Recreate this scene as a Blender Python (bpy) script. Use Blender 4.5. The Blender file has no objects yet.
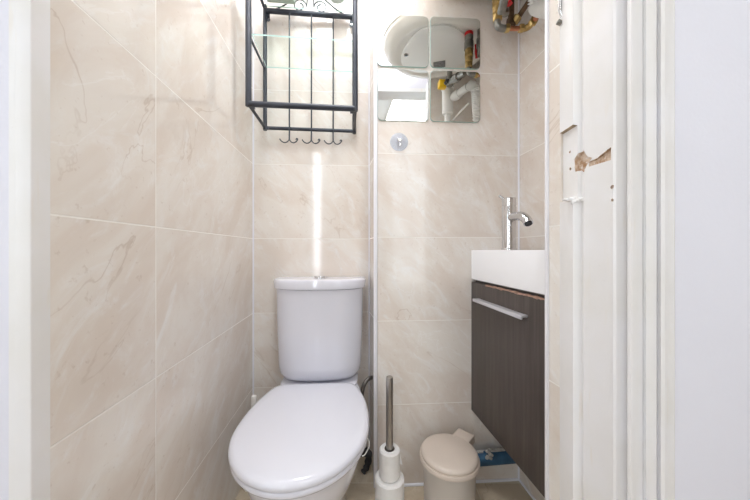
import bpy, bmesh, math, random
from mathutils import Vector, Matrix
random.seed(7)
PI = math.pi
SC = bpy.context.scene
COL = SC.collection
F = 280.0            # focal length in pixels at 750 wide
EYE = 0.94           # eye height

def P(px, py, d):    # point of the photo at depth d
    return Vector(((px - 375) / F * d, d, EYE + (250 - py) / F * d))

def lin(c):
    c /= 255.0
    return c / 12.92 if c <= 0.04045 else ((c + 0.055) / 1.055) ** 2.4

def rgb(r, g, b):
    return (lin(r), lin(g), lin(b), 1.0)

# ------------------------------------------------------------------ materials
class NT:
    def __init__(s, name):
        s.m = bpy.data.materials.new(name); s.m.use_nodes = True
        s.t = s.m.node_tree; s.t.nodes.clear()
        s.out = s.t.nodes.new('ShaderNodeOutputMaterial')
        s.b = s.t.nodes.new('ShaderNodeBsdfPrincipled')
        s.link(s.b.outputs[0], s.out.inputs[0])
    def n(s, typ, **k):
        nd = s.t.nodes.new(typ)
        for a, v in k.items(): setattr(nd, a, v)
        return nd
    def link(s, a, b): s.t.links.new(a, b)
    def put(s, sock, v):
        if hasattr(v, 'is_linked'): s.link(v, sock)
        else: sock.default_value = v
    def math(s, op, a, b=None, c=None, clamp=False):
        nd = s.n('ShaderNodeMath', operation=op); nd.use_clamp = clamp
        s.put(nd.inputs[0], a)
        if b is not None: s.put(nd.inputs[1], b)
        if c is not None: s.put(nd.inputs[2], c)
        return nd.outputs[0]
    def mix(s, f, a, b):
        nd = s.n('ShaderNodeMix', data_type='RGBA')
        s.put(nd.inputs[0], f); s.put(nd.inputs[6], a); s.put(nd.inputs[7], b)
        return nd.outputs[2]
    def noise(s, vec, scale, detail=3, rough=.5, dist=0.0):
        nd = s.n('ShaderNodeTexNoise')
        s.link(vec, nd.inputs['Vector'])
        nd.inputs['Scale'].default_value = scale; nd.inputs['Detail'].default_value = detail
        nd.inputs['Roughness'].default_value = rough; nd.inputs['Distortion'].default_value = dist
        return nd.outputs[0]
    def ramp(s, v, lo, hi, a=0.0, b=1.0):
        nd = s.n('ShaderNodeMapRange'); nd.interpolation_type = 'SMOOTHSTEP'
        s.put(nd.inputs[0], v)
        for i, q in enumerate((lo, hi, a, b)): nd.inputs[i + 1].default_value = q
        return nd.outputs[0]
    def obj(s): return s.n('ShaderNodeTexCoord').outputs['Object']
    def bump(s, h, strength, dist=.01):
        nd = s.n('ShaderNodeBump'); nd.inputs['Strength'].default_value = strength
        nd.inputs['Distance'].default_value = dist; s.link(h, nd.inputs['Height'])
        s.link(nd.outputs[0], s.b.inputs['Normal'])
    def set(s, **k):
        names = dict(col='Base Color', rough='Roughness', metal='Metallic', spec='Specular IOR Level', coat='Coat Weight',
                     trans='Transmission Weight', ior='IOR', alpha='Alpha', coat_r='Coat Roughness', sss='Subsurface Weight')
        for a, v in k.items(): s.put(s.b.inputs[names[a]], v)
        return s

def simple(name, c, rough=.4, metal=0.0, var=.06, scale=14, bump=0.0, bscale=60, **k):
    s = NT(name); v = s.obj()
    n = s.noise(v, scale, 4)
    dark = tuple(q * (1 - var) for q in c[:3]) + (1,)
    s.set(col=s.mix(s.ramp(n, .3, .7), dark, c), rough=rough, metal=metal, **k)
    if bump: s.bump(s.noise(v, bscale, 3), bump, .002)
    return s.m

def tile_mat(name, axes, size, offs, cols, grout_col, grout=.003, rough=.13, veins=1.0, seed=0.0):
    s = NT(name); v = s.obj()
    sep = s.n('ShaderNodeSeparateXYZ'); s.link(v, sep.inputs[0])
    ids, dist = [], None
    for ax, sz, of in zip(axes, size, offs):
        u = s.math('DIVIDE', s.math('SUBTRACT', sep.outputs[ax], of), sz)
        fl = s.math('FLOOR', u); fr = s.math('SUBTRACT', u, fl)
        e = s.math('MULTIPLY', s.math('MINIMUM', fr, s.math('SUBTRACT', 1.0, fr)), sz)
        ids.append(fl); dist = e if dist is None else s.math('MINIMUM', dist, e)
    cmb = s.n('ShaderNodeCombineXYZ')
    s.link(ids[0], cmb.inputs[0]); s.link(ids[1], cmb.inputs[1]); cmb.inputs[2].default_value = seed
    wn = s.n('ShaderNodeTexWhiteNoise', noise_dimensions='3D'); s.link(cmb.outputs[0], wn.inputs['Vector'])
    sc = s.n('ShaderNodeVectorMath', operation='SCALE'); s.link(wn.outputs['Color'], sc.inputs[0]); sc.inputs['Scale'].default_value = 20
    add = s.n('ShaderNodeVectorMath', operation='ADD'); s.link(v, add.inputs[0]); s.link(sc.outputs[0], add.inputs[1])
    q = add.outputs[0]
    # slanting stretch so that clouds and veins run diagonally
    vr = s.n('ShaderNodeVectorRotate', rotation_type='Y_AXIS'); s.link(q, vr.inputs['Vector']); vr.inputs['Angle'].default_value = -.85
    mp = s.n('ShaderNodeMapping'); s.link(vr.outputs[0], mp.inputs[0])
    mp.inputs['Scale'].default_value = (.9, 1.0, 1.9)
    w = mp.outputs[0]
    n1 = s.noise(w, 3.2, 5, .6, .8); n2 = s.noise(w, 8.0, 6, .65, 1.2); n3 = s.noise(w, 2.1, 5, .52, 1.3)
    c = s.mix(s.ramp(n1, .36, .64), cols[0], cols[1])
    c = s.mix(s.ramp(n2, .50, .72, 0, .65), c, cols[2])
    vein = s.ramp(s.math('ABSOLUTE', s.math('SUBTRACT', n3, .5)), .0, .008, 1, 0)
    vmask = s.ramp(s.noise(w, 2.7, 2), .50, .66)
    c = s.mix(s.math('MULTIPLY', s.math('MULTIPLY', vein, vmask), .30 * veins), c, cols[3])
    n5 = s.noise(w, 3.4, 6, .6, 1.1)
    v2 = s.ramp(s.math('ABSOLUTE', s.math('SUBTRACT', n5, .47)), .0, .02, 1, 0)
    c = s.mix(s.math('MULTIPLY', s.math('MULTIPLY', v2, s.ramp(n1, .45, .6)), .4 * veins), c, cols[4])
    fine = s.noise(q, 70, 3, .6)
    c = s.mix(s.ramp(fine, .62, .74, 0, .22 * veins), c, cols[3])
    g = s.ramp(dist, grout * .35, grout * .65, 1, 0)
    c = s.mix(g, c, grout_col)
    s.set(col=c, rough=s.math('ADD', s.math('MULTIPLY', g, .5), rough), spec=.5)
    h = s.math('ADD', s.math('MULTIPLY', g, -1.0), s.math('MULTIPLY', s.noise(v, 9, 1), .10))
    s.bump(h, .35, .0015)
    return s.m

WALLC = (rgb(225, 214, 204), rgb(234, 228, 221), rgb(239, 237, 235), rgb(168, 140, 116), rgb(244, 242, 240))
FLOORC = (rgb(190, 174, 152), rgb(206, 192, 170), rgb(218, 208, 190), rgb(140, 110, 78), rgb(226, 216, 198))
GROUT = rgb(240, 236, 230)

M = {}
M['paint_wall'] = simple('lilac white wall paint', rgb(230, 230, 240), .75, var=.03, scale=3, bump=.25, bscale=160)
M['paint_hall'] = simple('hall wall paint', rgb(214, 208, 200), .7, var=.03, scale=3, bump=.15, bscale=160)
M['ceiling'] = simple('ceiling paint', rgb(243, 242, 240), .8, var=.02)
M['plastic_trim'] = simple('white plastic tile trim', rgb(240, 240, 246), .25, var=.02)
def gloss_paint():
    s = NT('old white gloss paint'); v = s.obj()
    mp = s.n('ShaderNodeMapping'); s.link(v, mp.inputs[0]); mp.inputs['Scale'].default_value = (1, 1, .12)
    a = s.noise(mp.outputs[0], 30, 4, .6); b = s.noise(v, 7, 3)
    c = s.mix(s.ramp(b, .35, .7), rgb(233, 231, 229), rgb(238, 237, 239))
    c = s.mix(s.ramp(s.noise(mp.outputs[0], 55, 3), .62, .74, 0, .35), c, rgb(230, 221, 206))
    s.set(col=c, rough=.32)
    h = s.math('ADD', a, s.math('MULTIPLY', s.ramp(s.noise(v, 120, 2), .66, .8), .8))
    s.bump(h, .22, .002)
    return s.m
M['gloss'] = gloss_paint()
def bare_wood():
    s = NT('bare splintered wood'); v = s.obj()
    a = s.noise(v, 60, 4, .7); b = s.noise(v, 160, 3)
    c = s.mix(s.ramp(a, .35, .62), rgb(176, 136, 98), rgb(222, 204, 186))
    c = s.mix(s.ramp(b, .55, .7), c, rgb(236, 228, 224))
    s.set(col=c, rough=.8); s.bump(a, .6, .003); return s.m
M['wood'] = bare_wood()
M['ceramic'] = simple('white glazed ceramic', rgb(224, 224, 233), .08, var=.01, scale=3, coat=.4, coat_r=.04)
M['seat'] = simple('white seat plastic', rgb(222, 222, 231), .10, var=.01, scale=3)
M['basin'] = simple('white basin ceramic', rgb(243, 243, 246), .10, var=.01, scale=3)
M['chrome'] = simple('chrome', rgb(214, 214, 216), .12, 1.0, var=.03)
M['alu'] = simple('satin aluminium', rgb(226, 226, 232), .38, .55, var=.04)
M['brushed'] = simple('brushed steel', rgb(176, 172, 168), .30, 1.0, var=.10, scale=40)
M['black_metal'] = simple('black painted metal', rgb(52, 57, 68), .38, var=.12, scale=30, bump=.1)
M['paper'] = simple('soft white paper', rgb(240, 238, 236), .9, var=.04, scale=40, bump=.4, bscale=140)
M['core'] = simple('grey cardboard', rgb(150, 140, 128), .9)
M['bin_lid'] = simple('beige plastic', rgb(204, 190, 178), .34, var=.03)
M['bin_body'] = simple('grey beige plastic', rgb(190, 182, 174), .4, var=.04)
M['blue'] = simple('blue pipe paint', rgb(56, 98, 130), .5, var=.35, scale=22, bump=.3)
M['plaster'] = simple('rough grey mortar', rgb(196, 194, 190), .9, var=.3, scale=60, bump=.8)
M['black_rubber'] = simple('black rubber', rgb(58, 58, 60), .7, var=.3, bump=.4)
M['grey_hose'] = simple('grey braided hose', rgb(122, 118, 114), .4, .5, var=.4, scale=160)
M['white_plastic'] = simple('white plumbing plastic', rgb(236, 235, 232), .35, var=.02)
M['heater'] = simple('off white enamel', rgb(246, 243, 237), .22, var=.02, scale=4)
M['heater_panel'] = simple('pale plastic panel', rgb(247, 247, 245), .3, var=.02, scale=4)
M['copper'] = simple('copper', rgb(196, 134, 104), .32, 1.0, var=.3, scale=40)
M['old_copper'] = simple('tarnished copper', rgb(122, 98, 76), .5, .8, var=.4, scale=40)
M['brass'] = simple('brass', rgb(196, 168, 112), .28, 1.0, var=.35, scale=60)
M['grey_metal'] = simple('dull grey metal', rgb(150, 148, 142), .42, .9, var=.3, scale=60)
M['red'] = simple('red plastic', rgb(214, 24, 34), .35, var=.08)
M['yellow'] = simple('yellow plastic', rgb(244, 196, 20), .35, var=.05)
M['dark'] = simple('dark plastic', rgb(40, 40, 44), .4)
M['badge'] = simple('silver grey sticker', rgb(150, 152, 156), .4, .3, var=.4, scale=120)
M['cloth'] = simple('grey green cloth', rgb(222, 226, 220), .9, var=.12, bump=.5, bscale=200)
M['jar'] = simple('pale grey jar', rgb(232, 233, 235), .3, var=.04)
M['particle'] = simple('chipped board edge', rgb(188, 152, 134), .8, var=.35, scale=60, bump=.5)
M['hall_floor'] = simple('hall floor boards', rgb(170, 150, 126), .5, var=.15, scale=6)
def dark_wood():
    s = NT('dark wenge veneer'); v = s.obj()
    mp = s.n('ShaderNodeMapping'); s.link(v, mp.inputs[0]); mp.inputs['Scale'].default_value = (1, 1, .05)
    a = s.noise(mp.outputs[0], 70, 5, .65); b = s.noise(mp.outputs[0], 16, 3)
    c = s.mix(s.ramp(a, .3, .7), rgb(68, 60, 57), rgb(86, 77, 73))
    c = s.mix(s.ramp(b, .4, .7, 0, .4), c, rgb(62, 54, 51))
    s.set(col=c, rough=.42); s.bump(a, .08, .001); return s.m
M['wenge'] = dark_wood()
def mirror_mat():
    s = NT('mirror silver'); n = s.noise(s.obj(), 3, 2)
    s.set(col=s.mix(n, rgb(240, 244, 243), rgb(244, 246, 245)), metal=1.0, rough=.012); return s.m
M['mirror'] = mirror_mat()
def glass_mat(name, c, rough=.02, milk=0.0):
    s = NT(name); n = s.noise(s.obj(), 5, 2)
    tr = s.n('ShaderNodeBsdfTransparent'); tr.inputs[0].default_value = c
    gl = s.n('ShaderNodeBsdfGlossy'); s.put(gl.inputs['Roughness'], s.math('MULTIPLY', n, rough * 2))
    lw = s.n('ShaderNodeLayerWeight'); lw.inputs[0].default_value = .5
    fa = s.math('ADD', s.math('MULTIPLY', s.math('POWER', lw.outputs['Facing'], 4.0), .55), .035)
    mx = s.n('ShaderNodeMixShader'); s.link(fa, mx.inputs[0]); s.link(tr.outputs[0], mx.inputs[1]); s.link(gl.outputs[0], mx.inputs[2])
    last = mx
    if milk:
        df = s.n('ShaderNodeBsdfDiffuse'); df.inputs[0].default_value = c
        last = s.n('ShaderNodeMixShader'); last.inputs[0].default_value = milk
        s.link(mx.outputs[0], last.inputs[1]); s.link(df.outputs[0], last.inputs[2])
    s.t.nodes.remove(s.b); s.link(last.outputs[0], s.out.inputs[0]); return s.m
M['brown_shade'] = simple('shaded old paint', rgb(196, 176, 150), .7, var=.4, scale=50, bump=.4)  # shade under the notch top, painted as a brown colour
M['glass'] = glass_mat('clear shelf glass', rgb(250, 254, 252))
M['glass_edge'] = simple('green glass edge', rgb(176, 206, 198), .2, var=.1)
M['clear'] = glass_mat('clear soft plastic', rgb(244, 247, 252), .12, .14)
def lamp_mat():
    s = NT('lit lamp diffuser'); s.set(col=rgb(255, 250, 240), rough=.5)
    s.b.inputs['Emission Color'].default_value = rgb(255, 246, 232); s.b.inputs['Emission Strength'].default_value = 4.0
    return s.m
M['lamp'] = lamp_mat()

# ------------------------------------------------------------------ mesh helpers
class B:
    def __init__(s): s.bm = bmesh.new()
    def box(s, c, size, R=None, mi=0, bev=0.0, seg=2):
        r = bmesh.ops.create_cube(s.bm, size=1.0)
        vs = r['verts']
        for v in vs: v.co = Vector((v.co.x * size[0], v.co.y * size[1], v.co.z * size[2]))
        fs = list({f for v in vs for f in v.link_faces})
        if bev:
            es = list({e for v in vs for e in v.link_edges})
            rr = bmesh.ops.bevel(s.bm, geom=es, offset=bev, segments=seg, profile=.5, affect='EDGES')
            fs = [f for f in s.bm.faces if f in set(rr['faces']) or any(v in f.verts for v in rr['verts'])]
            vs = list({v for f in fs for v in f.verts})
            # gather everything connected
            seen = set(vs); st = list(vs)
            while st:
                v = st.pop()
                for e in v.link_edges:
                    o = e.other_vert(v)
                    if o not in seen: seen.add(o); st.append(o)
            vs = list(seen); fs = list({f for v in vs for f in v.link_faces})
        for v in vs:
            if R is not None: v.co = R @ v.co
            v.co += Vector(c)
        for f in fs: f.material_index = mi
        return s
    def loft(s, rings, cap0=True, cap1=True, mi=0, closed=True):
        rows = [[s.bm.verts.new(p) for p in r] for r in rings]
        n = len(rows[0])
        for a, b in zip(rows, rows[1:]):
            for i in range(n if closed else n - 1):
                j = (i + 1) % n
                f = s.bm.faces.new((a[i], a[j], b[j], b[i])); f.material_index = mi
        if cap0: s.bm.faces.new(rows[0][::-1]).material_index = mi
        if cap1: s.bm.faces.new(rows[-1]).material_index = mi
        return s
    def lathe(s, c, prof, n=40, axis=None, mi=0, cap0=True, cap1=True):
        c = Vector(c)
        R = Vector((0, 0, 1)).rotation_difference(Vector(axis)).to_matrix() if axis is not None else Matrix.Identity(3)
        rings = []
        for r, z in prof:
            rings.append([c + R @ Vector((r * math.cos(2 * PI * i / n), r * math.sin(2 * PI * i / n), z)) for i in range(n)])
        return s.loft(rings, cap0, cap1, mi)
    def tube(s, pts, r, n=12, mi=0, smooth=0, cap=True):
        pts = [Vector(p) for p in pts]
        if smooth: pts = spline(pts, smooth)
        rad = r if callable(r) else (lambda t: r)
        rings = []; up = None
        for i, p in enumerate(pts):
            d = (pts[min(i + 1, len(pts) - 1)] - pts[max(i - 1, 0)]).normalized()
            if up is None: up = d.orthogonal().normalized()
            up = (up - d * up.dot(d)).normalized(); w = d.cross(up)
            rr = rad(i / max(1, len(pts) - 1))
            rings.append([p + (up * math.cos(2 * PI * k / n) + w * math.sin(2 * PI * k / n)) * rr for k in range(n)])
        return s.loft(rings, cap, cap, mi)
    def prism(s, poly, z0, z1, mi=0):
        return s.loft([[Vector((x, y, z0)) for x, y in poly], [Vector((x, y, z1)) for x, y in poly]], mi=mi)
    def build(s, name, mat, parent=None, loc=None, rotz=0.0, angle=38):
        bmesh.ops.recalc_face_normals(s.bm, faces=s.bm.faces)
        me = bpy.data.meshes.new(name); s.bm.to_mesh(me); s.bm.free()
        for m in (mat if isinstance(mat, (list, tuple)) else [mat]): me.materials.append(m)
        me.polygons.foreach_set('use_smooth', [True] * len(me.polygons))
        me.set_sharp_from_angle(angle=math.radians(angle))
        o = bpy.data.objects.new(name, me); COL.objects.link(o)
        if parent: o.parent = parent
        if loc is not None: o.location = loc
        o.rotation_euler = (0, 0, rotz)
        return o

def spline(pts, k):
    out = []
    for i in range(len(pts) - 1):
        p0, p1, p2, p3 = pts[max(i - 1, 0)], pts[i], pts[i + 1], pts[min(i + 2, len(pts) - 1)]
        for j in range(k):
            t = j / k
            out.append(.5 * ((2 * p1) + (p2 - p0) * t + (2 * p0 - 5 * p1 + 4 * p2 - p3) * t * t + (3 * p1 - p0 - 3 * p2 + p3) * t ** 3))
    out.append(pts[-1]); return out

def empty(name, loc, rotz=0.0):
    o = bpy.data.objects.new(name, None); COL.objects.link(o)
    o.empty_display_size = .05; o.location = loc; o.rotation_euler = (0, 0, rotz); return o
def tag(o, label, cat, group=None):
    o['label'] = label; o['category'] = cat
    if group: o['group'] = group
    return o
def struct(o): o['kind'] = 'structure'; return o

# ------------------------------------------------------------------ room shell
H = 2.5
def wall(name, a, b, mat, z0=0.0, z1=H, thick=.1, side=1, z_off=0.0):
    """slab from a to b (plan), its visible face on the line a-b, thickness away on `side`"""
    a, b = Vector(a), Vector(b); d = b - a; L = d.length
    bm = B(); bm.box((L / 2, side * thick / 2, (z0 + z1) / 2), (L, thick, z1 - z0))
    o = bm.build(name, mat, None, (a.x, a.y, 0), math.atan2(d.y, d.x))
    return struct(o)

TH = .333
def tmat(name, off_u, width, seed, rough=.085):
    return tile_mat(name, (0, 2), (width, TH), (off_u, -.008), WALLC, GROUT, rough=rough, seed=seed)

CL = (-.545, 1.25)        # left back corner
CB = (-.025, 1.277)       # back corner by the boxing
BX = (.004, 1.11)         # front edge of the boxing
CR = (.589, 1.145)        # right back corner
JL = (-.4627, .397)       # end of the left tiles by the door
wall('wall_left', CL, JL, tmat('marble tiles left', -.0005, .635, 1.0), side=-1)
wall('wall_back', CL, CB, tmat('marble tiles back', .0, .5205, 2.0), side=1)
wall('wall_boxing_side', CB, BX, tmat('marble tiles boxing side', .0, .60, 3.0), side=1, thick=.02)
wall('wall_boxing', BX, CR, tmat('marble tiles boxing', -.015, .60, 4.0), side=1)
RW = (.655, .60)
wall('wall_right', CR, RW, tmat('marble tiles right', .0, .60, 5.0), side=1)
PA, PB = (.377, .612), (.3815, .574)
bm = B(); bm.prism([(0, 0), (.038, 0), (.038, .30), (0, .30)], 0, H)
pd = Vector(PB) - Vector(PA)
o = bm.build('wall_pier', tmat('marble tiles pier', -.30, .60, 6.0), None, (PA[0], PA[1], 0), math.atan2(pd.y, pd.x)); struct(o)

# white plastic corner trims
bm = B(); bm.box((.002, 1.108, H / 2), (.016, .012, H), bev=.004); struct(bm.build('trim_1', M['plastic_trim']))
bm = B(); bm.box((.3765, .612, H / 2), (.007, .010, H), bev=.002); struct(bm.build('trim_2', M['plastic_trim']))
# sealant beads in the corners
for i, ((x, y), r) in enumerate((((CL[0] + .002, CL[1] - .002), .004), ((CB[0] - .001, CB[1] - .002), .004), ((CR[0] - .002, CR[1] - .002), .004))):
    bm = B(); bm.lathe((x, y, 0), [(r, .01), (r, H - .01)], n=10); struct(bm.build('trim_%d' % (3 + i), M['plastic_trim']))
# sealant along the floor
bm = B()
bm.tube([(BX[0] + .01, BX[1] - .001, .003), (CR[0], CR[1] - .001, .003)], .006, 8)
bm.tube([(CR[0] - .001, CR[1], .003), (RW[0] - .001, RW[1], .003)], .006, 8)
struct(bm.build('trim_6', M['plastic_trim']))

# floors and ceilings
FW = lambda x: .452 + .09 * (x - .407)      # front plane of the door wall
bm = B(); bm.prism([(-.75, FW(-.75)), (.75, FW(.75)), (.75, 1.5), (-.75, 1.5)], -.06, 0)
struct(bm.build('floor', tile_mat('beige floor tiles', (0, 1), (.33, .33), (.07, .14), FLOORC, rgb(206, 196, 178), grout=.004, rough=.22, seed=9.0)))
bm = B(); bm.prism([(-.75, FW(-.75)), (.75, FW(.75)), (.75, 1.5), (-.75, 1.5)], H, H + .06)
struct(bm.build('ceiling', M['ceiling']))
HX0, HX1, HY0, HH = -1.35, 1.45, -1.45, 2.6
bm = B(); bm.prism([(HX0, HY0), (HX1, HY0), (HX1, FW(HX1)), (HX0, FW(HX0))], -.06, 0); struct(bm.build('floor_hall', M['hall_floor']))
bm = B(); bm.prism([(HX0, HY0), (HX1, HY0), (HX1, FW(HX1) + .1), (HX0, FW(HX0) + .1)], HH, HH + .06); struct(bm.build('ceiling_hall', M['ceiling']))
bm = B()
for y0, y1, z0, z1 in ((HY0, -1.30, 0, HH), (-.46, FW(HX0), 0, HH), (-1.30, -.46, 0, .58), (-1.30, -.46, 2.12, HH)):
    bm.box((HX0 - .05, (y0 + y1) / 2, (z0 + z1) / 2), (.1, y1 - y0, z1 - z0))
struct(bm.build('wall_hall_left', M['paint_hall']))
fr = B()  # unseen side window, added to brighten the left-facing jamb
for y in (-1.285, -.88, -.475): fr.box((HX0 - .05, y, 1.35), (.05, .03, 1.54), bev=.004)
for z in (.595, 2.105): fr.box((HX0 - .05, -.88, z), (.05, .78, .03), bev=.004)
f = struct(fr.build('window_3', M['gloss'])); g = B(); g.box((HX0 - .06, -.88, 1.35), (.004, .80, 1.5)); g.build('pane', M['glass'], f)
bm = B(); bm.prism([(HX1, HY0), (HX1 + .1, HY0), (HX1 + .1, FW(HX1)), (HX1, FW(HX1))], 0, HH); struct(bm.build('wall_hall_right', M['paint_hall']))

# hall end wall with two window openings
W1 = (.52, 1.10, .45, 2.4)
W2 = (-.61, -.46, .62, 2.36)
bm = B()
def hw(x0, x1, z0, z1): bm.box(((x0 + x1) / 2, HY0 - .06, (z0 + z1) / 2), (x1 - x0, .12, z1 - z0))
hw(HX0, W2[0], 0, HH); hw(W2[1], W1[0], 0, HH); hw(W1[1], HX1, 0, HH)
for w in (W1, W2):
    hw(w[0], w[1], 0, w[2]); hw(w[0], w[1], w[3], HH)
struct(bm.build('wall_hall_back', M['paint_hall']))
for i, w in enumerate((W1, W2)):
    fr = B(); t = .03
    for x in (w[0] + t / 2, w[1] - t / 2): fr.box((x, HY0 - .07, (w[2] + w[3]) / 2), (t, .06, w[3] - w[2]), bev=.004)
    for z in (w[2] + t / 2, w[3] - t / 2): fr.box(((w[0] + w[1]) / 2, HY0 - .07, z), (w[1] - w[0] - 2 * t, .06, t), bev=.004)
    if i == 0: fr.box(((w[0] + w[1]) / 2, HY0 - .07, (w[2] + w[3]) / 2), (.02, .04, w[3] - w[2] - 2 * t))
    f = struct(fr.build('window_%d' % (i + 1), M['gloss']))
    g = B(); g.box(((w[0] + w[1]) / 2, HY0 - .085, (w[2] + w[3]) / 2), (w[1] - w[0] - t, .004, w[3] - w[2] - t)); g.build('pane', M['glass'], f)

# door wall: right side, left side, header
JT = 1.92
def slab(name, x0, x1, z0, z1, off, depth, mat):
    b_ = B(); b_.prism([(x0, FW(x0) + off), (x1, FW(x1) + off), (x1, FW(x1) + off + depth), (x0, FW(x0) + off + depth)], z0, z1)
    return struct(b_.build(name, mat))
slab('wall_front_right', .43, HX1, 0, HH, .010, .09, M['paint_wall'])
slab('wall_front_left', HX0, -.478, 0, HH, .010, .09, M['paint_wall'])
slab('wall_front_top', -.478, .43, JT, HH, .010, .09, M['paint_wall'])

# ------------------------------------------------------------------ door frame, right jamb
def xd(px, d): return ((px - 375) / F * d, d)
arch = lambda px, rel: xd(px, .0) if False else (lambda D: ((px - 375) / F * D, D))(
    (.452 - .09 * .407) / (1 - .09 * (px - 375) / F) + rel)
lining = [xd(560.2, .574), xd(573, .536), xd(582, .531), xd(584, .523), xd(590, .513), xd(611, .4755), xd(613, .4715), xd(616, .4685), xd(627.5, .466)]
archp = [arch(627, .004), arch(628, -.001), arch(631, -.005), arch(635, -.004), arch(637.5, .001), arch(641, .003), arch(643, .006),
         arch(645, .001), arch(646, -.001), arch(656, .000), arch(657.5, .004), arch(659, .001), arch(661, -.005), arch(665, -.006), arch(668, -.002),
         arch(670, .001), arch(674, .002), arch(675, .010)]
poly = lining + archp + [(.50, .475), (.50, .60), (.39, .60), (.384, .585)]
bm = B(); bm.prism(poly, 0, JT + .02)
jamb = bm.build('trim_7', [M['gloss'], M['wood']], angle=22)
def carve(target, cutter):
    md = target.modifiers.new('cut', 'BOOLEAN'); md.operation = 'DIFFERENCE'; md.object = cutter; md.solver = 'EXACT'
    md.material_mode = 'TRANSFER'
    dg = bpy.context.evaluated_depsgraph_get(); dg.update()
    me = bpy.data.meshes.new_from_object(target.evaluated_get(dg))
    target.modifiers.clear(); target.data = me
    bpy.data.objects.remove(cutter)
# keep recess cut in the stop, with an oblique top
def cutter(pts_front, pts_back, mat):
    c = B(); c.loft([pts_front, pts_back]); return c.build('cutter', mat)
def blob(c, R, rx, ry, depth, mat, seed, n=14):
    rnd = random.Random(seed); c = Vector(c); rings = []
    ang = [(i / n * 2 * PI, 1 + rnd.uniform(-.28, .28)) for i in range(n)]
    for dz, k in ((-.02, 1.0), (depth, .8)):
        rings.append([c + R @ Vector((rx * k * q * math.cos(a), ry * k * q * math.sin(a), dz)) for a, q in ang])
    b_ = B(); b_.loft(rings); return b_.build('cutter', mat)
# strip of the stop removed over the old lock keep
zt, zb = EYE + (250 - 127) / F * .55, EYE + (250 - 200) / F * .55
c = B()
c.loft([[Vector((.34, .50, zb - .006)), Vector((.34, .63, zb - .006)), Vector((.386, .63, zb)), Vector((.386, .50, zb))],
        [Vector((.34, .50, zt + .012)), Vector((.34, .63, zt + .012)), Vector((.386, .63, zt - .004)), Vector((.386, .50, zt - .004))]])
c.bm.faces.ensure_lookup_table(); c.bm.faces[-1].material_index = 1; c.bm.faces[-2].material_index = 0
carve(jamb, c.build('cutter', [M['gloss'], M['brown_shade']]))
lf = Vector((.398, .52, 0)) - Vector((.398, .475, 0))
def face_frame():                      # axes: x along the depth (towards the room), y up, z into the jamb
    p0 = Vector((*xd(590, .513), 0)); p1 = Vector((*xd(611, .4755), 0))
    u = (p0 - p1).normalized(); up = Vector((0, 0, 1)); nrm = Vector((u.y, -u.x, 0))
    return Matrix((u, up, nrm)).transposed()
R = face_frame()
if R.col[2].x < 0: R = Matrix((-R.col[0], R.col[1], -R.col[2])).transposed()
carve(jamb, blob(P(581, 161, .527), R, .019, .021, .009, M['wood'], 3))
carve(jamb, blob(P(590, 160, .505), R, .012, .010, .007, M['wood'], 5))
# long slot running down towards the room side
p, q = P(589, 163, .513), P(613, 152, .474)
c = B(); dq = (q - p)
for_w = [p + Vector((-.02, 0, -.006)), q + Vector((-.02, 0, -.013)), q + Vector((-.02, 0, .009)), q * .35 + p * .65 + Vector((-.02, 0, .002)), p + Vector((-.02, 0, .003))]
c.loft([for_w, [v + Vector((.0245, .002, 0)) for v in for_w]])
carve(jamb, c.build('cutter', M['wood']))
for i, (px, py, d, r) in enumerate(((612, 187, .473, .0035), (612, 200, .473, .003), (570, 152, .5545, .003), (571, 169, .5535, .0035), (607, 150, .48, .002))):
    carve(jamb, blob(P(px, py, d), R, r, r, .006, M['wood'], 20 + i, 8))
jamb.data.polygons.foreach_set('use_smooth', [True] * len(jamb.data.polygons))
jamb.data.set_sharp_from_angle(angle=math.radians(22))
struct(jamb)
# paint scar ledge below the keep
bm = B(); rr = random.Random(4)
for k in range(9): bm.box(P(564 + k * 2.6, 200 + rr.uniform(-1.5, 2.5), .548 - k * .003) + Vector((.004, 0, 0)), (.012, .008, .004 + rr.uniform(0, .004)), bev=.0015)
o = bm.build('paint_scar', M['gloss'], jamb)

# left jamb and architrave, header
lj = [(-.4627, .399), (-.4627, .3775), (-.4632, .3764), (-.4645, .3758), (-.4800, .3738), (-.4810, .3745), (-.4815, .3760), (-.4900, .3745), (-.4925, .3765), (-.4935, .3830), (-.52, .39), (-.52, .46), (-.485, .46), (-.475, .40)]
bm = B(); bm.prism(lj, 0, JT + .02); struct(bm.build('trim_8', M['gloss'], angle=22))
bm = B(); bm.prism([(-.52, FW(-.52) - .004), (.475, FW(.475) - .004), (.475, FW(.475) + .012), (-.52, FW(-.52) + .012)], JT, JT + .07)
bm.prism([(-.47, FW(-.47)), (.41, FW(.41)), (.40, FW(.40) + .10), (-.47, FW(-.47) + .10)], JT - .02, JT + .001); struct(bm.build('trim_9', M['gloss']))

# ------------------------------------------------------------------ toilet
T = tag(empty('toilet', (-.235, 1.262, 0), math.radians(3.2)), 'white close-coupled toilet with closed lid standing against the back wall', 'toilet')
def dring(z, yb, yf, hw_, rc_b=.02, ex=2.6, n=64):
    """plan ring: flat back at yb, rounded front at yf (negative), half width hw_"""
    pts = []
    for i in range(n):
        t = 2 * PI * i / n
        cx, sy = math.cos(t), math.sin(t)
        e = 2 / ex if sy < 0 else 2 / 7.0
        x = hw_ * math.copysign(abs(cx) ** (e), cx)
        ym = yb + (yf - yb) * .35
        y = ym + (abs(sy) ** e) * ((yb - ym) if sy > 0 else (yf - ym))
        pts.append(Vector((x, y, z)))
    return pts
cb = B()
cb.loft([dring(.405, -.03, -.115, .124), dring(.420, -.012, -.150, .157), dring(.440, -.006, -.163, .168), dring(.47, -.005, -.167, .1725), dring(.60, -.005, -.171, .177), dring(.783, -.005, -.174, .1805)])
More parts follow.
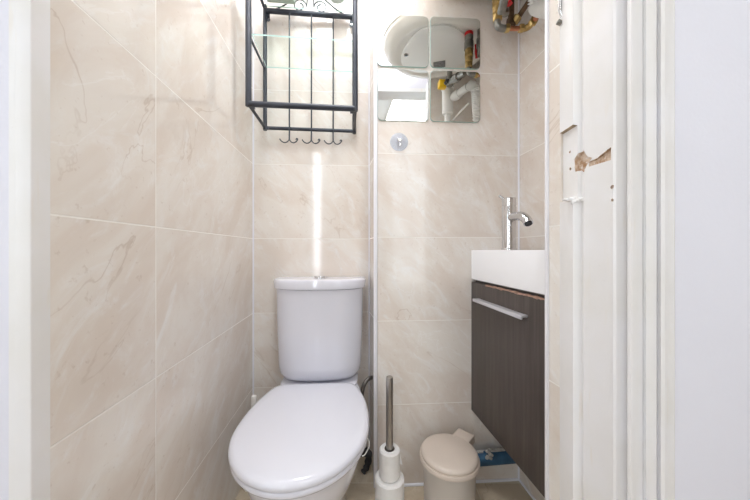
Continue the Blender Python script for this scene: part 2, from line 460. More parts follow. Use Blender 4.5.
cis = cb.build('cistern', M['ceramic'], T)
lb = B()
lb.loft([dring(.783, -.004, -.172, .178), dring(.786, -.002, -.182, .189), dring(.812, -.002, -.184, .192), dring(.820, -.003, -.181, .189), dring(.824, -.008, -.172, .180), dring(.8245, -.014, -.160, .168)])
lid = lb.build('cistern_lid', M['ceramic'], T)
bb = B(); bb.lathe((0, -.098, .8245), [(.027, 0), (.027, .003), (.024, .0045)], n=32); btn = bb.build('flush_plate', M['chrome'], T)
for sx in (-1, 1):
    hb = B(); hb.loft([[Vector((sx * .0015 + sx * .021 * math.sin(a), -.098 + .021 * math.cos(a), z)) for a in [PI * i / 14 for i in range(15)]] for z in (.828, .8315)])
    hb.build('flush_button', M['chrome'], btn)
SL = .472; SB = -.186      # seat length, seat back
def seat_half(s):
    W, sm = .194, .50
    if s <= sm:
        w = W - (W - .146) * ((sm - s) / sm) ** 2.2
        if s < .06: w -= .030 * (1 - math.sqrt(max(0, 1 - (1 - s / .06) ** 2)))
        return w
    u = (s - sm) / (1 - sm)
    return W * max(0, 1 - u ** 2.15) ** (1 / 1.95)
def seat_ring(z, k=1.0, inset=0.0, dy=0.0, n=44):
    ss = [(1 - math.cos(PI * i / n)) / 2 for i in range(n + 1)]
    right = [(seat_half(s), SB - s * SL) for s in ss]
    pts = right + [(-x, y) for x, y in right[::-1]][1:]
    cy = SB - .5 * SL
    ksy = k - inset / (SL / 2); ksx = k - inset / .194
    return [Vector((x * ksx, cy + (y - cy) * ksy + dy, z)) for x, y in pts]
lb = B()
lb.loft([seat_ring(.4125, 1, .012), seat_ring(.413, 1, .002), seat_ring(.417, 1, 0), seat_ring(.424, 1, .001), seat_ring(.4300, 1, .006), seat_ring(.4335, 1, .016), seat_ring(.4365, 1, .035), seat_ring(.4395, 1, .07), seat_ring(.4420, 1, .11), seat_ring(.443, 1, .15)])
lb.build('toilet_lid', M['seat'], T, angle=60)
sb = B(); sb.loft([seat_ring(.3935, 1, .012), seat_ring(.394, 1, .006), seat_ring(.399, 1, .003), seat_ring(.406, 1, .004), seat_ring(.4095, 1, .008), seat_ring(.4098, 1, .013)])
sb.build('toilet_seat', M['seat'], T, angle=60)
for sx in (-1, 1):
    hb = B(); hb.lathe((sx * .072 - .022, SB + .006, .412), [(.009, 0), (.009, .044)], n=16, axis=(1, 0, 0)); hb.build('hinge', M['seat'], T)
def bowl_ring(z, kx, yb, yf, n=44):
    r = seat_ring(z, 1.0, 0, 0, n); out = []
    for v in r:
        s = (SB - v.y) / SL
        out.append(Vector((v.x * kx, yb + (yf - yb) * s, z)))
    return out
wb = B()
wb.loft([bowl_ring(.0, .62, -.10, -.500), bowl_ring(.03, .60, -.10, -.495), bowl_ring(.12, .56, -.10, -.49), bowl_ring(.20, .68, -.09, -.540),
         bowl_ring(.27, .83, -.07, -.592), bowl_ring(.33, .915, -.05, -.620), bowl_ring(.37, .935, -.04, -.630), bowl_ring(.384, .94, -.035, -.634), bowl_ring(.3905, .92, -.04, -.626)])
wb.loft([dring(.30, -.012, -.17, .10), dring(.37, -.010, -.20, .150), dring(.398, -.010, -.205, .158), dring(.404, -.014, -.198, .150)])
wb.build('bowl', M['ceramic'], T, angle=60)
inv = Matrix.Translation(T.location) @ Matrix.Rotation(math.radians(3.2), 4, 'Z'); inv = inv.inverted()
lp = [inv @ P(x, y, d) for x, y, d in ((364, 436, .80), (366.5, 437.5, .80), (369, 441, .80), (369, 446, .80), (367, 451, .80), (364.5, 455, .80), (362, 456, .80))]
c = B(); c.tube(lp, .0016, 8, smooth=6); c.build('cord_loop', M['white_plastic'], T)

# flexible hose from the boxing down to the cistern
c = B(); c.tube([P(372.5, 377.5, 1.20), P(369, 378.5, 1.18), P(365, 383, 1.165), P(362.5, 390, 1.165), P(361.5, 402, 1.175), P(361, 425, 1.20)], .0085, 14, smooth=8)
c.lathe(P(374.0, 377.5, 1.20), [(.014, -.012), (.014, .0), (.011, .004)], n=20, axis=(-1, -.1, 0))
tag(c.build('supply_hose', M['grey_hose']), 'grey flexible hose curving out of the boxing behind the toilet', 'hose')
# black pipe connector behind the toilet
c = B(); base = P(366, 458, 1.19); base.z = 0
c.tube([base + Vector((-.06, .02, .078)), base + Vector((-.01, 0, .082)), base + Vector((.010, -.004, .076)), base + Vector((.006, -.006, .03)), base + Vector((-.012, -.010, .004))], lambda t: .021 - .011 * t + .002 * math.sin(t * 40), 16, smooth=8)
tag(c.build('pipe_connector', M['black_rubber']), 'black rubber pipe connector on the floor behind the toilet', 'pipe')

# toilet brush between the toilet and the left wall
TB = tag(empty('toilet_brush', (-.486, 1.125, 0)), 'white toilet brush in its holder in the corner left of the toilet', 'toilet brush')
c = B(); c.lathe((0, 0, 0), [(.040, 0), (.042, .006), (.038, .10), (.042, .13), (.039, .13), (.034, .02)], cap1=True); c.build('holder', M['white_plastic'], TB)
c = B(); c.lathe((0, 0, 0), [(.007, .06), (.007, .22), (.0105, .24), (.0112, .345), (.0095, .354), (.004, .356)], n=20); c.build('brush_handle', M['white_plastic'], TB)

# ------------------------------------------------------------------ toilet roll stand
SX, SY = .052, 1.0
S = tag(empty('toilet_roll_stand', (SX, SY, 0)), 'brushed steel upright pole stand holding two toilet rolls', 'toilet roll holder')
c = B(); c.lathe((0, 0, 0), [(.062, 0), (.064, .006), (.060, .014), (.02, .02)]); c.build('base', M['brushed'], S)
c = B(); c.lathe((0, 0, 0), [(.0125, .018), (.0125, .484), (.0118, .487)], n=24); c.build('pole', M['brushed'], S)
def roll(name, z, h, r, rc, label):
    e = tag(empty(name, (SX, SY, z)), label, 'toilet roll', 'toilet rolls on the pole stand')
    c = B(); n = 48
    def ring(rad, zz): return [Vector((rad * math.cos(2 * PI * i / n), rad * math.sin(2 * PI * i / n), zz)) for i in range(n)]
    c.loft([ring(rc, 0), ring(r - .004, 0), ring(r, .004), ring(r * 1.005, h * .5), ring(r, h - .005), ring(r - .005, h), ring(rc, h - .001)], False, False)
    c.build('paper', M['paper'], e)
    c = B(); c.loft([ring(rc, h - .001), ring(rc - .0012, h - .001), ring(rc - .0012, 0), ring(rc, 0)], False, False); c.build('core', M['core'], e)
    return e
roll('toilet_roll', .021, .112, .052, .020, 'fat toilet roll at the bottom of the steel pole stand')
r2 = roll('toilet_roll', .1345, .098, .0365, .0185, 'thin part-used toilet roll stacked above the fat one on the pole')
c = B(); c.loft([[Vector((.0375, -.004, .045)), Vector((.0375, .006, .050)), Vector((.036, .01, .072)), Vector((.0372, .0, .075))],
                 [Vector((.046, -.003, .040)), Vector((.044, .004, .044)), Vector((.038, .009, .072)), Vector((.0385, .001, .074))]]); c.build('torn_sheet', M['paper'], r2)

# ------------------------------------------------------------------ pedal bin
BA = math.atan2(.092, .085)      # direction of the hinge
bin_ = tag(empty('pedal_bin', (.253, .957, 0), BA), 'small round beige pedal bin with closed lid standing below the blue pipe', 'bin')
c = B(); c.lathe((0, 0, 0), [(.078, 0), (.082, .004), (.088, .215), (.089, .226)]); c.build('body', M['bin_body'], bin_)
c = B(); c.lathe((0, 0, 0), [(.088, .226), (.0975, .2262), (.0995, .228), (.100, .237), (.098, .2405), (.094, .2415)]); c.build('rim', M['bin_lid'], bin_)
c = B(); c.lathe((0, 0, 0), [(.094, .2405), (.0955, .243), (.0955, .2485), (.092, .2535), (.084, .2565), (.06, .2595), (.03, .261), (.0, .2612)], cap1=False); c.build('lid', M['bin_lid'], bin_)
c = B(); c.box((.108, 0, .240), (.060, .064, .030), bev=.003); c.box((.122, 0, .208), (.018, .048, .050), bev=.003); c.build('hinge', M['bin_lid'], bin_)
c = B(); c.box((-.100, 0, .014), (.05, .045, .008), bev=.003); c.build('pedal', M['bin_lid'], bin_)

# ------------------------------------------------------------------ blue pipe along the wall
c = B(); rp = random.Random(2)
p0, p1 = P(466, 460, 1.105), P(512, 456, 1.105)
p1 = p1 + (p1 - p0) * .55
bp = B(); bp.tube([p0 + (p1 - p0) * (i / 16) for i in range(17)], .0245, 20)
pipe = tag(empty('waste_pipe', (p0.x, p0.y, p0.z)), 'blue waste pipe along the wall between the bin and vanity unit', 'pipe')
o = bp.build('pipe', M['blue'], pipe); o.location = -pipe.location
c = B()
for k in range(34):
    t = rp.random(); pp = p0 + (p1 - p0) * t + Vector((0, .002, .0235 + rp.uniform(-.002, .004)))
    c.box(pp, (rp.uniform(.012, .025), .012, rp.uniform(.004, .009)), bev=.002)
o = c.build('mortar', M['plaster'], pipe); o.location = -pipe.location
c = B(); cp = P(490, 453, 1.08)
for k in range(9): c.lathe(cp + Vector((rp.uniform(-.014, .014), rp.uniform(-.004, .004), rp.uniform(-.020, .012))), [(.002, -.005), (.006, -.003), (.0065, .003), (.002, .006)], n=10, axis=(rp.uniform(-1, 1), -1, rp.uniform(-1, 1)))
o = c.build('filler_lump', M['plaster'], pipe); o.location = -pipe.location

# ------------------------------------------------------------------ vanity unit and basin
VA = Vector((.388, 1.128, 0)); vd = Vector((.128, -1, 0)).normalized()
vang = math.atan2(vd.y, vd.x)            # local x runs towards the camera, local y (left of it) points right into the wall side
Rz = Matrix.Rotation(vang, 3, 'Z')
VW = .435
V = tag(empty('vanity_unit', (VA.x, VA.y, .297), vang), 'dark brown wall-hung vanity unit with a single door under the basin', 'cabinet')
vy = 1.0                                    # local +y = towards +X (right)
test = Rz @ Vector((0, 1, 0))
if test.x < 0: vy = -1.0
VDp = .185
c = B(); c.box((VW / 2, vy * (.018 + (VDp - .018) / 2), .522 / 2), (VW, VDp - .018, .522), bev=.001); c.build('carcass', M['wenge'], V)
c = B(); c.box((VW / 2, vy * .0085, .258), (VW, .017, .516), bev=.0012)
door = c.build('door', M['wenge'], V)
c = B(); rv = random.Random(6)
for k in range(46):
    x = .115 + k / 46 * (VW - .12)
    c.box((x, vy * .0035 - vy * .001, .5155 - rv.random() * .002), (.011, .008, rv.uniform(.003, .008)), R=Matrix.Rotation(rv.uniform(-.2, .2), 3, 'Y'), bev=.001)
c.build('chipped_edge', M['particle'], door)
hz = .75 - .297
c = B(); hx0, hx1 = .058, .345
c.box(((hx0 + hx1) / 2, -vy * .021, hz), (hx1 - hx0, .006, .011), bev=.0015)
c.box(((hx0 + hx1) / 2, -vy * .0115, hz + .004), (hx1 - hx0 - .004, .022, .0035), bev=.001)
for x in (hx0 + .012, hx1 - .012): c.box((x, -vy * .008, hz + .002), (.012, .017, .008), bev=.001)
c.build('handle', M['alu'], door)

BS = tag(empty('washbasin', (VA.x, VA.y, .822), vang), 'white rectangular washbasin set on the dark vanity unit', 'basin')
def rrect(x0, x1, y0, y1, r, z, n=6):
    pts = []
    for (cx, cy, a0) in ((x1 - r, y1 - r, 0), (x0 + r, y1 - r, 90), (x0 + r, y0 + r, 180), (x1 - r, y0 + r, 270)):
        for i in range(n + 1):
            a = math.radians(a0 + 90 * i / n); pts.append(Vector((cx + r * math.cos(a), vy * (cy + r * math.sin(a)), z)))
    return pts
c = B(); e = .118
c.loft([rrect(.004, VW, .002, VDp, .006, 0), rrect(.0, VW + .003, -.003, VDp + .002, .009, .003), rrect(.0, VW + .003, -.004, VDp + .002, .010, e - .004), rrect(.002, VW + .001, -.002, VDp, .010, e),
        rrect(.105, VW - .015, .016, VDp - .015, .02, e), rrect(.108, VW - .018, .019, VDp - .018, .02, e - .004), rrect(.135, VW - .045, .045, VDp - .04, .03, e - .075), rrect(.20, VW - .14, .08, VDp - .08, .01, e - .085)])
c.build('bowl', M['basin'], BS, angle=50)
c = B(); c.lathe((.25, vy * .092, e - .086), [(.018, 0), (.018, .003), (.012, .004)], n=24); c.build('drain', M['chrome'], BS)
# basin tap
tp = P(509, 250, .985); tp.z = EYE
TAP = tag(empty('basin_tap', tuple(tp), math.atan2(-1, .03)), 'tall chrome mixer tap standing on the far end of the basin', 'tap')
c = B(); c.lathe((0, 0, 0), [(.026, 0), (.026, .004), (.0232, .007), (.0232, .150), (.0225, .152)], n=36); c.build('body', M['chrome'], TAP)
c = B(); c.lathe((0, 0, 0), [(.0215, .1515), (.0215, .1545), (.0232, .155), (.0232, .180), (.0215, .182)], n=36); cap = c.build('lever_cap', M['chrome'], TAP)
c = B(); c.tube([(-.004, -.010, .176), (-.012, -.0195, .185), (-.018, -.026, .194)], .0048, 10); c.build('lever_pin', M['chrome'], cap)
c = B(); c.tube([(.012, 0, .112), (.05, 0, .113), (.085, 0, .108), (.108, 0, .095), (.118, 0, .082)], .0142, 18, smooth=6); sp = c.build('spout', M['chrome'], TAP)
c = B(); c.tube([(.1165, 0, .085), (.120, 0, .0795)], .0108, 18); c.build('aerator', M['dark'], sp)

# ------------------------------------------------------------------ wall rack
RA = math.atan2(.09, 1)
RK = tag(empty('wall_rack', (-.477, 1.215, 1.47), RA), 'black wrought metal wall rack with glass shelves and hooks above the toilet', 'rack')
rw, rd, rh = .386, .200, .511
pr = .0085
def bar(name, a, b, r, parent=RK, n=10, mat='black_metal'):
    c = B(); c.tube([a, b], r, n); return c.build(name, M[mat], parent)
def sq(name, a, b, w, h, parent=RK):
    a, b = Vector(a), Vector(b); d = b - a; L = d.length
    c = B(); Rm = Vector((1, 0, 0)).rotation_difference(d.normalized()).to_matrix()
    c.box((a + b) / 2, (L, w, h), R=Rm, bev=min(w, h) * .25); return c.build(name, M['black_metal'], parent)
for x in (0, rw):
    bar('post', (x, 0, -.01), (x, 0, rh + .02), .0085, n=14)
    bar('post', (x, -rd, -.008), (x, -rd, rh + .008), .0105, n=14)
    for z in (0, rh): sq('side_rail', (x, 0, z), (x, -rd, z), .012, .006)
    s_ = sq('shelf_support', (x, 0, .253), (x, -rd, .253), .006, .010)
bar('front_rail', (0, -rd, 0), (rw, -rd, 0), .0105, n=14)
bar('back_rail', (0, 0, 0), (rw, 0, 0), .0075)
bar('front_rail', (0, -rd, rh), (rw, -rd, rh), .0105, n=14)
top = bar('back_rail', (0, 0, rh - .002), (rw, 0, rh - .002), .0105, n=14)
for x in (.012, rw - .012):
    c = B(); c.box((x, .004, rh - .018), (.015, .004, .036), bev=.002); c.lathe((x, .004, rh - .036), [(.0085, -.002), (.0085, .002)], n=20, axis=(0, 1, 0)); t_ = c.build('mounting_tab', M['black_metal'], RK)
    c = B(); c.lathe((x, .001, rh - .034), [(.004, 0), (.0035, .0015)], n=14, axis=(0, -1, 0)); c.build('screw', M['chrome'], t_)
for x in (.012, rw - .012):
    for y in (-.012, -rd + .012):
        c = B(); c.box((x, y, -.008), (.014, .012, .006), bev=.001); c.build('shelf_clip', M['black_metal'], RK)
for k in range(3):
    x = .104 + k * .0945
    c = B(); c.tube([(x, -.004, rh), (x, -.004, 0), (x, -.006, -.054)], .0032, 8); rod = c.build('rod', M['black_metal'], RK)
    for sx in (-1, 1):
        c = B(); pts = [(x, -.006, -.048), (x + sx * .008, -.008, -.060), (x + sx * .020, -.012, -.065), (x + sx * .031, -.016, -.061), (x + sx * .038, -.018, -.052)]
        if sx > 0: pts += [(x + .034, -.018, -.048), (x + .030, -.017, -.054)]
        c.tube(pts, .0024, 8, smooth=5); c.build('hook', M['black_metal'], rod)
for z, nm in ((.259, 'glass_shelf'), (rh + .012, 'glass_shelf')):
    c = B(); c.box((rw / 2, -rd / 2, z), (rw - .018, rd - .016, .005)); g = c.build(nm, [M['glass'], M['glass_edge']], RK)
    for p_ in g.data.polygons:
        if abs(p_.normal.z) < .5: p_.material_index = 1
# scroll ornament on top of the back rail
def spiral(cx, cz, r0, turns, sgn, a0):
    return [Vector((cx + sgn * (r0 * (1 - .62 * t)) * math.cos(a0 + 2 * PI * turns * t), 0, cz + (r0 * (1 - .62 * t)) * math.sin(a0 + 2 * PI * turns * t))) for t in [i / 28 for i in range(29)]]
c = B()
for sgn in (-1, 1):
    cx = rw / 2 + sgn * .046
    pts = spiral(cx, rh + .030, .030, 1.25, -sgn, .0)
    c.tube([Vector((rw / 2 + sgn * .004, 0, rh + .14)), Vector((rw / 2 + sgn * .010, 0, rh + .09))] + pts, .0026, 8)
    c.tube([(rw / 2 + sgn * .165, 0, rh), (rw / 2 + sgn * .12, 0, rh + .022), (rw / 2 + sgn * .07, 0, rh + .060), (rw / 2, 0, rh + .12)], .003, 8, smooth=6)
c.build('scroll', M['black_metal'], RK)
mw = Matrix.Translation(RK.location) @ Matrix.Rotation(RA, 4, 'Z')
top_z = 1.47 + rh + .0147
c = B()
for k in range(4): c.box((0, 0, .006 + k * .0115), (.12 - .002 * k, .085, .0108), bev=.005, seg=3)
loc = mw @ Vector((.075, -.062, 0))
tag(c.build('folded_cloth', M['cloth'], None, (loc.x, loc.y, top_z), RA), 'grey green folded cloth at the left of the rack top shelf', 'cloth')
jx = mw @ Vector((.312, -.075, 0))
J = tag(empty('jar', (jx.x, jx.y, top_z)), 'pale grey round jar at the right of the rack top shelf', 'jar')
c = B(); c.lathe((0, 0, 0), [(.033, 0), (.036, .004), (.036, .06), (.032, .066)]); c.build('body', M['jar'], J)
c = B(); c.lathe((0, 0, 0), [(.034, .066), (.035, .068), (.035, .080), (.032, .083)]); c.build('lid', M['white_plastic'], J)

# ------------------------------------------------------------------ mirror tiles
BD = Vector((CR[0] - BX[0], CR[1] - BX[1])); bang = math.atan2(BD.y, BD.x); bsl = BD.y / BD.x
wy = lambda x: BX[1] + bsl * (x - BX[0])
names = (('upper left', 403, 41.2), ('upper right', 455.2, 43.2), ('lower left', 403.2, 95.3), ('lower right', 455.2, 96.7))
ms = .2035
for (nm, px, py) in names:
    D = wy(.0) / (1 - bsl * (px - 375) / F) - .004
    p = P(px, py, D)
    c = B(); pts = []
    r = .017; h_ = ms / 2
    for (sx, sz, a0) in ((1, 1, 0), (-1, 1, 90), (-1, -1, 180), (1, -1, 270)):
        for i in range(8):
            a = math.radians(a0 + 90 * i / 7); pts.append((sx * (h_ - r) + r * math.cos(a), sz * (h_ - r) + r * math.sin(a)))
    c.loft([[Vector((x, .003, z)) for x, z in pts], [Vector((x, -.001, z)) for x, z in pts], [Vector((x * .992, -.002, z * .992)) for x, z in pts]], mi=0)
    o = c.build('mirror_tile', [M['glass_edge'], M['mirror']], None, tuple(p), bang, angle=20)
    for p_ in o.data.polygons:
        if p_.normal.y < -.9 and p_.area > .01: p_.material_index = 1
    tag(o, nm + ' one of four square frameless mirror tiles with rounded corners', 'mirror', 'mirror tiles on the boxing wall')
# suction hook
hp = P(399, 142, wy(.09) - .001)
SH = tag(empty('suction_hook', tuple(hp), bang), 'clear round suction cup hook stuck under the mirror tiles', 'hook')
c = B(); c.lathe((0, 0, 0), [(.036, 0), (.036, .0015), (.024, .005), (.012, .010), (.011, .016), (.004, .018)], n=36, axis=(0, -1, 0)); c.build('suction_cup', M['clear'], SH)
c = B(); c.lathe((0, -.012, 0), [(.0085, 0), (.0085, .008), (.006, .011)], n=20, axis=(0, -1, 0)); c.tube([(0, -.018, -.004), (0, -.021, -.016), (0, -.026, -.026), (0, -.033, -.027), (0, -.036, -.020)], .0022, 8, smooth=4); c.build('hook', M['chrome'], SH)

# ------------------------------------------------------------------ water heater and plumbing
hcx, hcy, hrx, hry, hz0 = .337, .858, .270, .243, 1.915
WH = tag(empty('water_heater', (hcx, hcy, hz0), bang), 'big off-white round water heater hanging over the basin, seen in the mirrors', 'water heater')
def ell(k, z, n=72): return [Vector((hrx * k * math.cos(2 * PI * i / n), hry * k * math.sin(2 * PI * i / n), z)) for i in range(n)]
c = B(); c.loft([ell(.96, .045), ell(1.0, .048), ell(1.0, .50), ell(.97, .525), ell(.85, .535)]); c.build('tank', M['heater'], WH)
c = B(); c.loft([ell(.70, .008), ell(.74, .001), ell(.80, .000), ell(.90, .008), ell(.965, .024), ell(.985, .034), ell(.985, .044)]); c.build('bottom_cover', M['heater'], WH)
def wavy(z, k=1.0):
    pts = []
    for i in range(64):
        a = 2 * PI * i / 64; r = .66 + .05 * math.cos(3 * a + .6)
        pts.append(Vector((hrx * r * k * math.cos(a), hry * r * k * math.sin(a), z)))
    return pts
c = B(); c.loft([wavy(.009), wavy(.0, 1.0), wavy(-.004, .97), wavy(-.006, .8)]); pn = c.build('panel', M['heater_panel'], WH)
c = B(); c.lathe((-.150, -.012, -.003), [(.012, 0), (.012, .004), (.009, .005)], n=24, axis=(0, 0, -1)); ir = c.build('indicator', M['chrome'], WH)
c = B(); c.lathe((-.150, -.012, -.0075), [(.0085, 0), (.008, .001)], n=24, axis=(0, 0, -1)); c.build('indicator_lens', M['dark'], ir)
c = B(); c.box((.035, -.072, -.007), (.06, .05, .002), R=Matrix.Rotation(.3, 3, 'Z')); c.build('rating_sticker', M['badge'], WH)

def unmirror(px, py, D):                 # real point at depth D whose mirror image shows at px, py
    X = .4
    for _ in range(20):
        wallY = wy(X); dist = (wallY - D) / math.sqrt(1 + bsl * bsl)
        nx, ny = -bsl / math.sqrt(1 + bsl * bsl), 1 / math.sqrt(1 + bsl * bsl)
        Yp = D + 2 * dist * ny
        Xp = (px - 375) / F * Yp
        X = Xp - 2 * dist * nx
    return Vector((X, D, EYE + (250 - py) / F * Yp))

def thing_at(name, p, label, cat, group=None): return tag(empty(name, tuple(p)), label, cat, group)
def part(c, name, mat, par):
    o = c.build(name, mat if not isinstance(mat, str) else M[mat], par); o.location = -par.location; return o

vx, vyy = .4375, 1.0
ez = 1.731
CP = thing_at('copper_supply_pipe', (vx, vyy, ez), 'copper and brass water pipe bending below the water heater in the top right corner', 'pipe')
c = B(); c.lathe((vx, vyy, 0), [(.019, 1.900), (.019, 1.9145)], n=20); part(c, 'red_ring', 'red', CP)
c = B(); c.lathe((vx, vyy, 0), [(.016, 1.84), (.0205, 1.842), (.0205, 1.875), (.017, 1.88), (.019, 1.885), (.019, 1.900)], n=20); part(c, 'grey_union', 'grey_metal', CP)
c = B(); c.lathe((vx, vyy, 0), [(.013, 1.758), (.0165, 1.762), (.0165, 1.779), (.013, 1.782), (.0175, 1.785), (.0175, 1.803), (.014, 1.806), (.019, 1.810), (.019, 1.832), (.016, 1.842)], n=8); part(c, 'brass_fitting', 'brass', CP)
c = B(); c.tube([(vx, vyy, 1.762), (vx, vyy, 1.745), (vx + .006, vyy, 1.735), (vx + .020, vyy, ez), (vx + .030, vyy, ez)], .0115, 14, smooth=4); part(c, 'elbow', 'grey_metal', CP)
for x in (vx + .034, vx + .084):
    c = B(); c.lathe((x - .008, vyy, ez), [(.010, 0), (.0148, .002), (.0148, .014), (.010, .017)], n=6, axis=(1, 0, 0)); part(c, 'compression_nut', 'brass', CP)
c = B(); c.tube([(vx + .03, vyy, ez), (vx + .085, vyy, ez)], .0078, 14); part(c, 'tube', 'copper', CP)
c = B(); c.tube([(vx + .088, vyy, ez), (vx + .100, vyy - .002, ez), (vx + .108, vyy - .012, ez), (vx + .110, vyy - .03, ez)], .0108, 14, smooth=4); part(c, 'elbow', 'brass', CP)
c = B(); c.lathe((vx + .110, vyy - .024, ez), [(.010, 0), (.0148, .002), (.0148, .014), (.010, .017)], n=6, axis=(0, -1, 0)); part(c, 'compression_nut', 'brass', CP)
c = B(); c.tube([(vx + .110, vyy - .03, ez), (vx + .118, vyy - .10, ez), (vx + .135, vyy - .22, ez)], .0085, 14); part(c, 'tube', 'copper', CP)

# second tap with the red lever
rp_ = P(505.5, -4, 1.02)
LV = thing_at('lever_valve', rp_, 'grey valve with a red lever under the heater beside the brass pipe', 'valve')
c = B(); c.lathe((rp_.x + .002, rp_.y + .004, 0), [(.012, 1.80), (.012, 1.835), (.015, 1.837), (.015, 1.875), (.011, 1.88), (.011, 1.914)], n=14); part(c, 'valve_body', 'grey_metal', LV)
c = B(); q0 = rp_ + Vector((0, -.022, .000)); c.tube([q0, q0 + Vector((-.002, -.002, -.025)), q0 + Vector((.004, -.002, -.052))], lambda t: .010 - .004 * math.sin(PI * t), 10, smooth=4); c.lathe(rp_ + Vector((.0, .0, -.006)), [(.006, 0), (.006, .022)], n=12, axis=(0, -1, 0)); part(c, 'lever', 'red', LV)

# tarnished pipes in the corner
oc = P(513, 24, 1.09)
OP = thing_at('tarnished_pipe', oc, 'tarnished brown copper pipes joined in the corner behind the copper one', 'pipe')
c = B(); a_ = P(511, 22, 1.09); c.tube([a_, a_ + Vector((.004, .004, .13))], .011, 14); part(c, 'tube', 'old_copper', OP)
c = B(); c.tube([oc + Vector((.006, -.004, .004)), P(530, 0, 1.045), P(548, -24, .99)], .0095, 14); part(c, 'tube', 'old_copper', OP)
c = B(); c.lathe(a_ + Vector((0, 0, -.018)), [(.013, 0), (.017, .004), (.017, .026), (.013, .032)], n=12); part(c, 'fitting', 'old_copper', OP)
c = B(); dd = (P(530, 0, 1.045) - oc).normalized(); c.lathe(oc + dd * .004, [(.013, 0), (.016, .003), (.016, .022), (.012, .025)], n=8, axis=dd); part(c, 'brass_fitting', 'brass', OP)

# white trap, hose and small tube, yellow tap
tc = unmirror(447, 100, .74)
TR = thing_at('drain_trap', tc, 'white plastic drain trap with angled outlet shown in the lower right mirror', 'trap')
z1, z0 = unmirror(447, 86, .74).z, unmirror(447, 115, .74).z
c = B(); c.lathe((tc.x, tc.y, 0), [(.020, z0 - .004), (.028, z0), (.030, z0 + .008), (.030, z1 - .03), (.034, z1 - .028), (.034, z1 - .006), (.028, z1)], n=28)
c.lathe((tc.x, tc.y, 0), [(.017, z0 - .055), (.017, z0)], n=20); part(c, 'cup', 'white_plastic', TR)
hb = [unmirror(455, 97, .775), unmirror(462, 92, .82), unmirror(469, 87, .87), unmirror(474, 89, .90)]
c = B(); c.tube([Vector((tc.x, tc.y, hb[0].z - .01))] + [hb[0], hb[1], hb[2] + (hb[1] - hb[2]) * .3], .019, 18); c.tube([hb[0] - (hb[1] - hb[0]) * .2, hb[0] + (hb[1] - hb[0]) * .5], .024, 18); part(c, 'outlet', 'white_plastic', TR)
HS = thing_at('ribbed_hose', hb[2], 'white ribbed drain hose dropping from the trap behind the pier edge', 'hose')
path = [hb[2], hb[3], P(539, 8, .895), unmirror(475.5, 105, .86), unmirror(476, 122, .80), unmirror(476, 150, .74), unmirror(476, 200, .72)]
c = B(); fine = spline([Vector(p) for p in path], 60); npt = len(fine)
c.tube(fine, lambda t: .0195 + .0040 * math.sin(t * npt * .62), 18); part(c, 'hose', 'white_plastic', HS)
tt = [unmirror(449, 124, .72), unmirror(453, 120, .74), unmirror(462, 110, .80), unmirror(468, 104, .835)]
c = B(); c.tube(tt, .0045, 10, smooth=8)
tag(c.build('thin_tube', M['white_plastic']), 'thin white tube slanting beside the drain trap in the mirror', 'tube')
yk = unmirror(441.5, 86, .80)
YV = thing_at('safety_valve', yk, 'grey metal safety valve with a yellow knob shown in the lower right mirror', 'valve')
c = B(); c.box(yk, (.042, .036, .040), bev=.006); part(c, 'knob', 'yellow', YV)
g1, g2, g3 = unmirror(449, 84, .83), unmirror(456, 79, .90), unmirror(464, 74, .965)
c = B(); c.lathe(g1, [(.014, -.018), (.018, -.014), (.018, .03), (.013, .035), (.013, .06)], n=14); c.tube([yk, g1], .011, 12); c.tube([g1, g2, g3], .014, 14); c.lathe(g2, [(.012, -.018), (.020, -.016), (.020, .016), (.012, .018)], n=8, axis=(g3 - g2)); part(c, 'valve_body', 'grey_metal', YV)
c = B(); c.lathe(g1 + Vector((-.006, 0, .0)), [(.014, 0), (.016, .01), (.010, .02)], n=14, axis=(-1, 0, .4)); part(c, 'dark_cap', 'dark', YV)
pw = unmirror(467, 108, .97)
c = B(); c.tube([Vector((.600, .93, 1.30)), Vector((.600, .93, 1.70)), Vector((.585, .95, 1.728))], .008, 12, smooth=3)

# chrome hook on the pier by the door
kp = P(559, 14, .572)
CH = thing_at('wall_hook', kp + Vector((-.002, 0, 0)), 'chrome hook on the tiled pier at the top edge beside the door frame', 'hook')
c = B(); a0 = P(560.6, -6, .571); a1 = P(560.8, 9, .571); a2 = P(562.5, 17, .571)
c.tube([a0 + Vector((-.002, 0, 0)), a1 + Vector((-.002, 0, 0)), a2], .0032, 10, smooth=4); part(c, 'arm', 'chrome', CH)
c = B(); c.box(P(559.5, 22.5, .572), (.010, .008, .007), R=Matrix.Rotation(.35, 3, 'Y'), bev=.001); part(c, 'plate', 'grey_metal', CH)

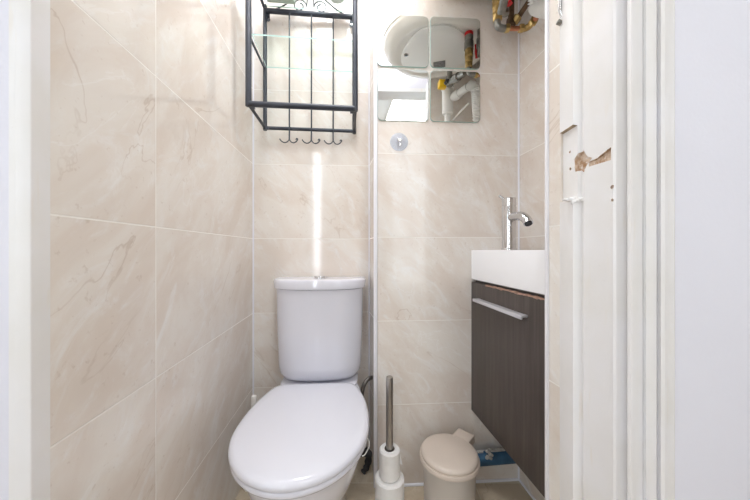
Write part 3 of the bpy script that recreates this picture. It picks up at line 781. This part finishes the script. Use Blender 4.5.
# ------------------------------------------------------------------ lamps and daylight
def lamp(name, p, r, label):
    e = tag(empty(name, p), label, 'lamp')
    c = B(); c.lathe((0, 0, 0), [(r * 1.1, 0), (r * 1.12, -.012), (r, -.02)], n=40); c.build('housing', M['white_plastic'], e)
    c = B(); c.lathe((0, 0, 0), [(r, -.018), (r * .96, -.032), (r * .6, -.044), (r * .2, -.047)], n=40); c.build('diffuser', M['lamp'], e)
    return e
lamp('ceiling_lamp', (-.12, .72, H), .11, 'round white ceiling lamp over the toilet')
e = tag(empty('added_ceiling_panel', (.68, -1.0, HH)), 'flat rectangular white light panel added to the hall ceiling', 'lamp')  # panel added so the lower mirrors show a bright band
c = B(); c.box((0, 0, -.010), (.54, .74, .02), bev=.003); c.build('housing', M['white_plastic'], e)
c = B(); c.box((0, 0, -.021), (.50, .70, .004), bev=.001); c.build('diffuser', M['lamp'], e)
def area(name, loc, rot, sx, sy, power, col):
    l = bpy.data.lights.new(name, 'AREA'); l.shape = 'RECTANGLE'; l.size = sx; l.size_y = sy; l.energy = power; l.color = col
    o = bpy.data.objects.new(name, l); COL.objects.link(o); o.location = loc; o.rotation_euler = rot; return o
DAY = (.86, .92, 1.0); WARM = (.94, .97, 1.0)
area('daylight_wide_window', ((W1[0] + W1[1]) / 2, HY0 - .02, (W1[2] + W1[3]) / 2), (PI / 2, 0, 0), W1[1] - W1[0] - .06, W1[3] - W1[2] - .06, 3.5, DAY)
area('daylight_narrow_window', ((W2[0] + W2[1]) / 2, HY0 - .02, (W2[2] + W2[3]) / 2), (PI / 2, 0, 0), W2[1] - W2[0] - .06, W2[3] - W2[2] - .06, 5.5, DAY)
area('added_panel_light', (.68, -1.0, HH - .03), (0, 0, 0), 0.5, 0.7, 4.5, (.92, .95, 1))  # light of the added hall panel
area('toilet_lamp_light', (-.12, .72, H - .055), (0, 0, 0), .40, .40, 9, WARM)
area('added_side_window_light', (HX0 + .02, -.88, 1.35), (0, -PI / 2, 0), 1.5, .8, 6.5, DAY)  # fill through the added side window, for jamb and right wall
w = bpy.data.worlds.new('sky'); SC.world = w; w.use_nodes = True
bg = w.node_tree.nodes['Background']; bg.inputs[0].default_value = (.86, .92, 1.0, 1); bg.inputs[1].default_value = 2.0

# ------------------------------------------------------------------ camera and view
cd = bpy.data.cameras.new('camera'); cam = bpy.data.objects.new('camera', cd); COL.objects.link(cam)
cd.sensor_width = 36.0; cd.lens = 36.0 * F / 750.0; cd.clip_start = .02
cam.location = (0, 0, EYE); cam.rotation_euler = (PI / 2, 0, 0)
SC.camera = cam
vs = SC.view_settings
vs.view_transform = 'Standard'; vs.look = 'None'; vs.gamma = 1.0; vs.use_curve_mapping = False; vs.exposure = 0.2
SC.cycles.use_denoising = True
SC.cycles.max_bounces = 10; SC.cycles.diffuse_bounces = 6
